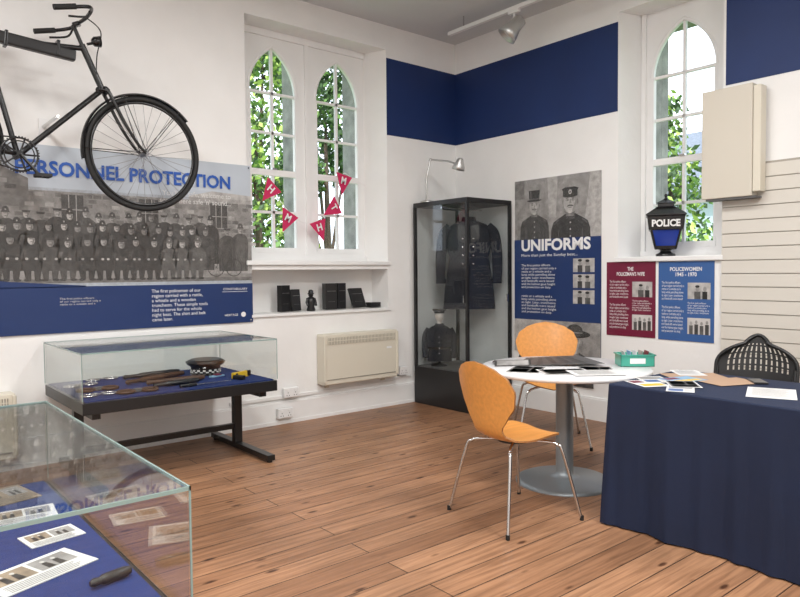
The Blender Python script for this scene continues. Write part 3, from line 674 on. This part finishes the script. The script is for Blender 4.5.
def taser(g):
    g.b2((-.08,-.016,0),(.08,.016,.045),YEL,.006); g.box((-.05,0,.0+.02),(.045,.03,.04),BLACK,.004,rot=(0,.0,.9)); g.b2((.06,-.018,.005),(.1,.018,.045),BLACK,.004); g.box((-.07,-.05,.016),(.04,.09,.03),BLACK,.006)
obj(taser,'stun_gun',(-2.97,-.76,ZC),.4)
def ring2(g): g.b2((-.06,-.02,0),(.06,.02,.012),LBLUE,.003); g.b2((-.02,-.022,.012),(.03,.022,.02),MAROON,.002)
obj(ring2,'armband',(-3.08,-.60,ZC),.3)
def knife(g): g.tube([(0,0,.012),(.12,0,.012)],.011,BLACK); g.add([(.12,-.012,.008),(.38,-.004,.008),(.39,0,.008),(.12,.012,.008),(.12,-.012,.012),(.38,-.004,.01),(.39,0,.01),(.12,.012,.012)],[[0,3,2,1],[4,5,6,7],[0,1,5,4],[1,2,6,5],[2,3,7,6]],STEEL)
obj(knife,'confiscated_knife',(-3.48,-.90,ZC),.06)
SEPIA=mat('sepia_print',(.28,.22,.16),.5,var=.35,scale=25)
def card(w,h,mt=PAPER,img=True,tilt=0):
    def f(g):
        g.b2((-w/2,0,0),(w/2,h,.003),mt)
        if img:
            for x0,x1,m_ in ((-.42,-.02,SEPIA),(.02,.42,G40)):
                g.add([(w*x0,h*.38,.0035),(w*x1,h*.38,.0035),(w*x1,h*.9,.0035),(w*x0,h*.9,.0035)],[[0,1,2,3]],m_)
                for q in (.3,.6): xc=w*(x0+(x1-x0)*q); g.add([(xc-w*.04,h*.4,.004),(xc+w*.04,h*.4,.004),(xc+w*.03,h*.68,.004),(xc-w*.03,h*.68,.004)],[[0,1,2,3]],G08); g.add([(xc+w*.025*math.cos(a),h*.74+w*.03*math.sin(a),.004) for a in [k*.785 for k in range(8)]],[list(range(8))],G75)
            for k in range(5): g.add([(-w*.42,h*(.04+.06*k),.0035),(w*(.3+.03*(k%3)),h*(.04+.06*k),.0035),(w*(.3+.03*(k%3)),h*(.06+.06*k),.0035),(-w*.42,h*(.06+.06*k),.0035)],[[0,1,2,3]],G15)
    return f
obj(card(.25,.15),'caption_card',(-4.83,-3.47,ZC),.35)
obj(card(.14,.10,img=False),'caption_card',(-4.98,-2.98,ZC),.1); obj(card(.18,.13),'caption_card',(-4.80,-2.98,ZC),-.1); obj(card(.15,.2,SEPIA),'caption_card',(-4.78,-2.76,ZC),.2); obj(card(.2,.15),'caption_card',(-5.15,-3.40,ZC),.1); obj(card(.2,.14,SEPIA),'caption_card',(-5.15,-2.8,ZC),.0); obj(card(.15,.11),'caption_card',(-4.76,-3.22,ZC),.15); obj(card(.2,.14),'caption_card',(-5.02,-3.16,ZC),.15)
obj(truncheon(.13,BLACK),'police_whistle',(-4.78,-3.60,ZC),.2,.8); obj(truncheon(.26),'truncheon',(-5.36,-3.10,ZC),.4)
def pocketbook(g): g.b2((-.06,-.045,0),(.06,.045,.012),BLACK,.003); g.b2((-.057,-.043,.003),(.061,.043,.010),PAPER)
obj(pocketbook,'pocket_notebook',(-4.98,-2.80,ZC),.2,.8)

# ---------------- uniform cabinet ----------------
def cabinet():
    g=G(); w,d,h=.63,.77,2.05; hx,hy=w/2,d/2; p=.014
    g.b2((-hx,-hy,0),(hx,hy,.38),BLACK,.004); g.b2((-hx+.02,-hy+.02,.38),(hx-.02,hy-.02,.386),DGREY)
    g.b2((-hx,-hy,h-.045),(hx,hy,h),BLACK,.003)
    for sx in(-1,1):
        for sy in(-1,1): g.b2((sx*hx,sy*hy,.38),(sx*(hx-2*p),sy*(hy-2*p),h-.045),BLACK)
    t=.005
    g.b2((-hx+.008,-hy+.028,.386),(-hx+.008+t,hy-.028,h-.045),CGLASS); g.b2((hx-.013,-hy+.028,.386),(hx-.008,hy-.028,h-.045),CGLASS)
    g.b2((-hx+.028,-hy+.008,.386),(hx-.028,-hy+.013,h-.045),CGLASS); g.b2((-hx+.028,hy-.013,.386),(hx-.028,hy-.008,h-.045),CGLASS)
    g.b2((-hx-.004,-hy+.04,1.05),(-hx+.008,-hy+.055,1.12),STEEL); g.b2((hx-.07,-hy-.004,1.05),(hx-.05,-hy+.01,1.12),STEEL)
    g.tube([(-hx+.03,0,h-.07),(hx-.03,0,h-.07)],.008,STEEL)
    g.make('uniform_display_cabinet',(-.345,-.435,0))
cabinet()
def coat(g):
    R=[(0,0,0,.25,.12),(0,0,.2,.235,.115),(0,0,.42,.205,.105),(0,0,.52,.19,.1),(0,0,.68,.215,.11),(0,0,.80,.215,.10),(0,0,.86,.17,.08),(0,0,.89,.10,.065),(0,0,.90,.07,.06)]
    g.loft(R,WOOL,36,.9); g.loft([(0,0,.88,.075,.065),(0,0,.94,.062,.058)],WOOL,20)
    for s in(-1,1):
        g.tube(arcpts([(s*.17,0,.83),(s*.235,-.005,.76),(s*.265,-.01,.58),(s*.27,-.03,.40),(s*.265,-.05,.27)]),[.062-.02*i/32 for i in range(33)],WOOL,16)
        g.lathe([(.047,0),(.047,.05)],WOOL,16,(s*.265,-.05,.26))
        for k in range(5): g.ball((s*.05,-.112+.01*(k>3),.46+.085*k),.010,SILV,8)
        g.add([(s*.02,-.117,.84),(s*.10,-.10,.86),(s*.11,-.112,.72),(s*.03,-.122,.66)],[[0,1,2,3]],BLACK)
        g.b2((s*.07,-.125,.33),(s*.16,-.115,.37),WOOL,.003)
    g.tube([(0,-.118,.0),(0,-.118,.5)],.004,BLACK,6)
    g.tube(arcpts([(0,0,.94),(0,0,1.0),(.02,0,1.02),(0,0,1.04)]),.003,STEEL,6)
obj(coat,'police_greatcoat',(-.28,-.47,.97),-math.radians(50),(1.06,.9,.99))
def tun(g):
    g.lathe([(.10,0),(.10,.015),(.015,.03),(.015,.20)],BLACK,20)
    g.loft([(0,0,.06,.15,.10),(0,0,.20,.135,.095),(0,0,.32,.15,.10),(0,0,.42,.16,.09),(0,0,.47,.10,.065),(0,0,.49,.055,.05),(0,0,.51,.05,.045)],WOOL,32,.9)
    PALE=mat('mannequin_pale',(.55,.52,.48),.5)
    g.lathe([(.03,.50),(.028,.55)],PALE,16); g.ball((0,-.005,.60),(.052,.06,.072),PALE)
    g.M=Matrix.Translation((0,-.055,.595)); g.ball((0,-.008,0),(.01,.012,.016),PALE,10); g.M=Matrix()
    for s in(-1,1):
        g.tube(arcpts([(s*.12,0,.44),(s*.165,0,.36),(s*.175,-.02,.22),(s*.165,-.05,.10)]),[.045-.013*i/24 for i in range(25)],WOOL,14)
    for k in range(4): g.ball((0,-.104,.16+.065*k),.008,SILV,8)
    g.loft([(0,0,.205,.142,.10),(0,0,.235,.142,.10)],BLKM,32,.9)
    g.loft([(0,0,.635,.062,.070),(0,0,.655,.062,.070),(0,0,.67,.085,.09),(0,0,.682,.08,.085)],BLACK,24); g.lathe([(.014,0),(.010,.006)],SILV,12,(0,-.075,.655))
obj(tun,'police_tunic',(-.50,-.26,.387),-math.radians(45),.85)
g=G(); g.lathe([(.07,0),(.07,.015),(.02,.025)],SATIN,24); g.tube([(0,0,.02),(-.01,0,.24),(.03,-.02,.43)],.009,SATIN); g.tube([(.03,-.02,.43),(.1,-.20,.40),(.14,-.30,.36)],.009,SATIN); g.tube([(.0,.02,.02),(.0,.02,.24),(.035,-.0,.44)],.005,SATIN); g.ball((.03,-.02,.43),.016,SATIN)
g.M=Matrix.Translation((.145,-.31,.34))@Matrix.Rotation(.35,4,'X'); g.lathe([(.022,.08),(.032,.065),(.06,0),(.065,-.035),(.056,-.035)],SATIN,24); g.M=Matrix()
g.make('desk_lamp',(-.60,-.20,2.051))

# ---------------- round table ----------------
g=G(); g.lathe([(.31,0),(.31,.008),(.28,.022),(.10,.034),(.058,.05),(.055,.08),(.055,.66),(.06,.69),(.15,.70),(.15,.712)],GREYM,48); g.lathe([(.515,.712),(.53,.718),(.532,.73),(.525,.740),(0.001,.7405)],WHITE,72); g.make('round_table',(-1.68,-2.69,0))
ZTB=.7412
def chair(g):
    prof=arcpts([(.235,0,.425),(.20,0,.447),(.10,0,.452),(-.03,0,.440),(-.12,0,.445),(-.175,0,.475),(-.20,0,.54),(-.218,0,.64),(-.243,0,.75),(-.265,0,.84),(-.272,0,.875)],5)
    n=len(prof)-1; wk=[(0,.0),(.04,.13),(.10,.185),(.22,.205),(.33,.205),(.43,.17),(.50,.125),(.56,.12),(.63,.165),(.72,.22),(.81,.235),(.89,.21),(.95,.15),(.985,.08),(1,.0)]
    def wf(t):
        for (a,b),(c,d) in zip(wk,wk[1:]):
            if a<=t<=c: u=(t-a)/(c-a); u=u if (a==0 or c==1) else u*u*(3-2*u)*.5+u*.5; return b+(d-b)*u
        return 0
    Ls=[0]
    for a,b in zip(prof,prof[1:]): Ls.append(Ls[-1]+(b-a).length)
    K=60; cols=14; top=[];bot=[]
    for i in range(K+1):
        t=(1-math.cos(math.pi*i/K))/2; s=t*Ls[-1]; j=min(max(bisect.bisect(Ls,s)-1,0),n-1); u=(s-Ls[j])/(Ls[j+1]-Ls[j]); p=prof[j].lerp(prof[j+1],u); tg=(prof[j+1]-prof[j]).normalized()
        w=max(wf(t),.002)
        for k in range(cols+1):
            v=-1+2*k/cols; off=(.02 if t<.45 else .035)*v*v*(w/.2)**2
            nn=Vector((tg.z,0,-tg.x))
            if t<.45 and nn.z<0: nn=-nn
            if t>=.45 and nn.x<0: nn=-nn
            q=p+Vector((0,v*w,0))+nn*off
            top.append(tuple(q+nn*.005)); bot.append(tuple(q-nn*.005))
    m=cols+1; N=len(top); fs=[]
    for i in range(K):
        for k in range(cols): fs.append([i*m+k,i*m+k+1,(i+1)*m+k+1,(i+1)*m+k])
    g.add(top,fs,WOODC,True); g.add(bot,[f[::-1] for f in fs],WOODC,True)
    ed=top+bot; ef=[]
    for i in range(K): ef.append([i*m,(i+1)*m,N+(i+1)*m,N+i*m]); ef.append([i*m+cols,N+i*m+cols,N+(i+1)*m+cols,(i+1)*m+cols])
    g.add(ed,ef,WOODE)
    g.lathe([(.09,.418),(.09,.432)],BLACK,24)
    for sx in(-1,1):
        for sy in(-1,1):
            g.tube(arcpts([(sx*.03,sy*.04,.424),(sx*.13,sy*.13,.418),(sx*.165,sy*.165,.405),(sx*.185,sy*.19,.36),(sx*.255,sy*.255,.012)],6),.0085,STEEL,10)
            g.lathe([(.011,0),(.011,.025)],RUB,10,(sx*.257,sy*.257,0))
obj(chair,'plywood_chair',(-2.385,-2.875,0),-math.radians(9))
obj(chair,'plywood_chair',(-.93,-1.99,0),math.radians(-135),1.06)

# ---------------- cloth covered desk ----------------
def desk():
    g=G(); hx,hy=.365,.85; zt=.752
    per=[]
    def seg(a,b,n):
        for i in range(n): per.append((a[0]+(b[0]-a[0])*i/n,a[1]+(b[1]-a[1])*i/n))
    c=[(-hx,-hy),(hx,-hy),(hx,hy),(-hx,hy)]
    for i,n in enumerate((60,130,60,130)): seg(c[i],c[(i+1)%4],n)
    N=len(per); rings=[]; lv=[0,.004,.012,.03,.07,.14,.22,.34,.46,.58,.68,.744]
    for li,dp in enumerate(lv):
        ring=[]
        for i,(x,y) in enumerate(per):
            a=i/N*2*math.pi; f=dp/.744
            nx=ny=0
            if abs(abs(x)-hx)<1e-6: nx=math.copysign(1,x)
            if abs(abs(y)-hy)<1e-6: ny=math.copysign(1,y)
            l=math.hypot(nx,ny) or 1
            fold=.013*math.sin(a*11+1.7*math.sin(a*3))+.008*math.sin(a*29+2+math.sin(a*5))+.003*math.sin(a*61)
            edge=min(abs(abs(x)-hx) if ny else 9,abs(abs(y)-hy) if nx else 9)
            off=(.0 if li==0 else .004)+f**.9*(.008+fold)+(.018*f*math.exp(-edge/.05))
            if nx and ny: off+=.008*f
            ring.append((x+nx/l*off,y+ny/l*off,zt-dp))
        rings.append(ring)
    vs=[p for rg in rings for p in rg]; fs=[]
    for k in range(len(lv)-1):
        for i in range(N): j=(i+1)%N; fs.append([k*N+i,(k+1)*N+i,(k+1)*N+j,k*N+j])
    g.add(vs,fs,NAVYC,True); g.add(rings[0],[list(range(N))],NAVYC)
    g.b2((-hx+.01,-hy+.01,.71),(hx-.01,hy-.01,.745),WHITE)
    for sx in(-1,1):
        for sy in(-1,1): g.tube([(sx*.3,sy*.75,.71),(sx*.3,sy*.75,0)],.018,STEEL)
    g.make('cloth_covered_desk',(-1.74,-4.145,0))
desk()
ZD=.7535
def fchair(g):
    vs=[];fs=[];K=30;Cn=45
    for i in range(K+1):
        t=i/K; z=.60+.30*t
        hw=.232*(1-(max(0,t-.35)/.65)**2.8*.70)
        for k in range(Cn+1):
            v=-1+2*k/Cn; zz=z-.05*(v*v)*t; vs.append((.20+.05*t-.05*v*v,v*hw,zz))
    m=Cn+1
    for i in range(K):
        for k in range(Cn):
            if 8<=i<=24 and i%4!=3 and 5<=k<=39 and k%3==2: continue
            fs.append([i*m+k,i*m+k+1,(i+1)*m+k+1,(i+1)*m+k])
    n=len(vs); g.add(vs+[(x+.006,y,z) for x,y,z in vs],fs+[[a+n for a in f[::-1]] for f in fs],BLACK,False)
    g.tube([(.156,-.22,.58)]+[vs[i*m] for i in range(K+1)]+[vs[K*m+k] for k in range(1,Cn)]+[vs[i*m+Cn] for i in reversed(range(K+1))]+[(.156,.22,.58)],.012,BLACK,8)
    g.loft([(-.02,0,.435,.20,.20),(-.02,0,.45,.21,.21),(-.02,0,.46,.20,.20)],BLACK,32,.6)
    for s in(-1,1):
        g.tube([(.16,s*.22,.70),(.12,s*.22,.45),(-.22,s*.22,.012)],.011,BLACK); g.tube([(-.12,s*.195,.44),(.22,s*.195,.012)],.011,BLACK)
    g.tube([(-.18,-.22,.06),(-.18,.22,.06)],.008,BLACK); g.tube([(.19,-.195,.05),(.19,.195,.05)],.008,BLACK)
obj(fchair,'folding_chair',(-.88,-3.49,0),math.radians(12),1.02)

# ---------------- things on tables ----------------
def sheet(w,h,mt,art=0):
    def f(g):
        g.b2((-w/2,-h/2,0),(w/2,h/2,.0012),mt)
        z=.0016
        def q(x0,y0,x1,y1,m): g.add([(x0*w,y0*h,z),(x1*w,y0*h,z),(x1*w,y1*h,z),(x0*w,y1*h,z)],[[0,1,2,3]],m)
        if art==1:
            for k in range(12): q(-.4,.38-.065*k,.4-.05*(k%3),.40-.065*k,G40)
        if art==2: q(-.42,0,.42,.42,G40); q(-.42,-.42,.1,-.1,MIDB); q(.15,-.42,.42,-.1,G75)
        if art==3: q(-.42,.1,.0,.42,MAROON); q(.05,.1,.42,.42,LBLUE); q(-.4,-.4,.4,-.1,YEL)
        if art==4: q(-.46,-.46,.46,.46,G25); q(-.4,-.1,.1,.4,G08); q(.14,-.1,.42,.4,G60); q(-.4,-.4,.4,-.14,G15)
        if art==5: q(-.44,-.46,.44,.46,G08)
    return f
z=ZTB
for i in range(11):
    u=i/10; x=-1.66+.26*u; y=-2.40-.26*u
    obj(sheet(.10,.42,G15,5 if i%2 else 0),'dark_leaflet',(x-.03,y,z+.0016*i+.001),math.radians(-62+3.0*i))
obj(sheet(.3,.21,PAPER,4),'printed_sheet',(-1.97,-2.62,z),.5); obj(sheet(.3,.21,PAPER,4),'printed_sheet',(-1.88,-2.84,z+.002),-.6); obj(sheet(.21,.3,G75,4),'printed_sheet',(-1.68,-2.92,z+.001),-.9); obj(sheet(.3,.21,PAPER,1),'printed_sheet',(-1.80,-3.0,z+.004),-.65)
def foldb(g):
    g.add([(-.15,-.1,0),(.15,-.1,0),(.17,.0,.035),(-.13,.0,.035),(.17,.1,0.0),(-.13,.1,0.0)],[[0,1,2,3],[3,2,4,5]],G08)
    g.add([(-.13,-.09,.004),(.13,-.09,.004),(.15,-.01,.033),(-.11,-.01,.033)],[[0,1,2,3]],G40)
obj(foldb,'open_brochure',(-1.87,-2.40,z+.002),-.6,.8)
g=G(); 
for a,b in (((-.11,-.075,0),(.11,.075,.004)),((-.11,-.075,0),(-.106,.075,.075)),((.106,-.075,0),(.11,.075,.075)),((-.11,-.075,0),(.11,-.071,.075)),((-.11,.071,0),(.11,.075,.075))): g.b2(a,b,GRN)
g.b2((-.095,-.06,.004),(.095,.06,.05),PAPER); g.b2((-.118,-.083,.072),(-.104,.083,.08),GRN); g.b2((.104,-.083,.072),(.118,.083,.08),GRN); g.b2((-.118,-.083,.072),(.118,-.07,.08),GRN); g.b2((-.118,.07,.072),(.118,.083,.08),GRN)
g.b2((-.05,-.0765,.02),(.05,-.0745,.055),WHT)
# cards and pens kept in the box
for k in range(5): g.box((-.07+.035*k,.0,.065),(.004,.09,.07),[PAPER,LBLUE,PAPER,G40,MAROON][k],0,rot=(0,.15*(k-2),0))
g.make('green_plastic_box',(-1.33,-2.97,z+.001),-.75,.95)
def desk_item(n,w,h,mt,art,x,y,r,dz=0): obj(sheet(w,h,mt,art),n,(x,y,ZD+dz),r)
desk_item('leaflet',.15,.21,PAPER,3,-1.97,-3.43,-.5); desk_item('leaflet',.15,.21,PAPER,2,-1.84,-3.39,-.7,.002); desk_item('leaflet',.13,.20,PAPER,2,-2.0,-3.63,-1.1,.001); desk_item('leaflet',.21,.15,LBLUE,3,-1.73,-3.50,-.3,.003); desk_item('leaflet',.15,.21,PAPER,4,-1.88,-3.58,-.9,.004)
TAN=mat('tan_folder',(.40,.26,.17),.6)
desk_item('manila_folder',.31,.22,TAN,0,-1.56,-3.48,-.7); desk_item('manila_folder',.28,.2,TAN,0,-1.62,-3.70,-.4,.002); desk_item('leaflet',.15,.21,PAPER,1,-1.48,-3.40,-.8,.002)
desk_item('printed_form',.21,.297,PAPER,1,-1.80,-3.98,-1.2)
g=G(); g.b2((-.035,-.07,0),(.035,.07,.01),BLACK,.004); g.b2((-.03,-.062,.0095),(.03,.062,.0105),G15); g.make('mobile_phone',(-1.52,-3.80,ZD),-.9)

# ---------------- police lantern ----------------
BG=mat('blue_lantern_glass',(.006,.03,.25),.12,emit=.10)
def lantern(g):
    s2=math.sqrt(2)
    g.lathe([(.085,0),(.085,.02),(.05,.035),(.045,.05),(.07,.065)],BLKM,24)
    g.lathe([(.085*s2,.07),(.145*s2,.31)],BG,4,smooth=False,ph=math.pi/4)
    for k in range(4):
        a=math.pi/4+k*math.pi/2
        g.tube([(.085*s2*math.cos(a),.085*s2*math.sin(a),.065),(.15*s2*math.cos(a),.15*s2*math.sin(a),.335)],.010,BLKM,8)
    g.lathe([(.09*s2,.06),(.095*s2,.09)],BLKM,4,smooth=False,ph=math.pi/4)
    g.lathe([(.138*s2,.225),(.147*s2,.23),(.160*s2,.34),(.165*s2,.35)],BLKM,4,smooth=False,ph=math.pi/4)
    g.lathe([(.172*s2,.35),(.172*s2,.36),(.08*s2,.425),(.07*s2,.43),(.07*s2,.455),(.085*s2,.46),(.02,.50),(.012,.52)],BLKM,4,smooth=False,ph=math.pi/4)
    g.ball((0,0,.53),.016,BLKM)
    for k in range(4):
        Rm=Matrix.Rotation(k*math.pi/2,4,'Z')@Matrix.Translation((0,-.147,.23))@Matrix.Rotation(math.atan2(.013,.11),4,'X')
        g.text('POLICE',-.12,.022,.24,.062,WHT,2,bold=.04,M=Rm)
lg=G(); lantern(lg); lg.make('police_lantern',(.075,-2.40,ZS+.001),math.radians(-60),(.90,.90,.95))

# ---------------- track light ----------------
g=G(); g.b2((-.02,-1.0,-.035),(.02,1.0,0),WHT,.003)
for y in (-.9,-.2,.8): g.tube([(0,y,0),(0,y,.10)],.006,STEEL)
for y,a in ((.17,.55),):
    g.box((0,y,-.045),(.035,.12,.03),WHT,.003); g.tube([(0,y,-.05),(0,y,-.12)],.009,WHT)
    g.M=Matrix.Translation((0,y,-.18))@Matrix.Rotation(a,4,'X')@Matrix.Rotation(.5,4,'Y')@Matrix.Scale(1.25,4)
    g.lathe([(.03,.08),(.045,.07),(.05,.0),(.065,-.04),(.075,-.085),(.068,-.085),(.045,-.03)],SATIN,28); g.lathe([(.05,-.06),(.05,-.055)],WHT,20); g.M=Matrix()
g.make('track_spotlight',(-.52,-1.45,H-.10))

# ---------------- lights ----------------
def area(name,loc,sx,sy,e,rot=(0,0,0),col=(1,.985,.965)):
    l=D.lights.new(name,'AREA'); l.shape='RECTANGLE'; l.size=sx; l.size_y=sy; l.energy=e; l.color=col
    o=D.objects.new(name,l); C.scene.collection.objects.link(o); o.location=loc; o.rotation_euler=rot
for i,(x,y,e) in enumerate(((-5.2,-5.2,122),(-5.4,-2.4,78),(-2.4,-5.2,90),(-2.4,-2.6,54))):  # fill lights added out of view to brighten the room evenly
    g=G(); g.b2((-.32,-.62,-.03),(.32,.62,0),WHT,.004); g.make('added_light_panel',(x,y,H))  # made-up fixture panel above each added light
    area('added_fill_light_%d'%(i+1),(x,y,H-.05),.6,1.2,e)
s=D.lights.new('sun','SUN'); s.energy=6; s.angle=.02; so=D.objects.new('sun',s); C.scene.collection.objects.link(so)
so.rotation_euler=Vector((.55,.6,-1.0)).to_track_quat('-Z','Y').to_euler(); so.location=(0,0,12)
w=D.worlds.new('World'); C.scene.world=w; w.use_nodes=True; bg=w.node_tree.nodes['Background']; bg.inputs[0].default_value=(.82,.90,1,1); bg.inputs[1].default_value=3.0

# ---------------- camera ----------------
cd=D.cameras.new('camera'); cd.sensor_width=36; cd.lens=30.5; cd.clip_start=.05
co=D.objects.new('camera',cd); C.scene.collection.objects.link(co); co.location=(-5.23,-5.33,1.35)
ya=math.radians(50.3); pi_=math.radians(-2.24)
f=Vector((math.cos(ya)*math.cos(pi_),math.sin(ya)*math.cos(pi_),math.sin(pi_)))
q=f.to_track_quat('-Z','Y')@Quaternion((0,0,1),math.radians(-.5))
co.rotation_mode='QUATERNION'; co.rotation_quaternion=q
C.scene.camera=co
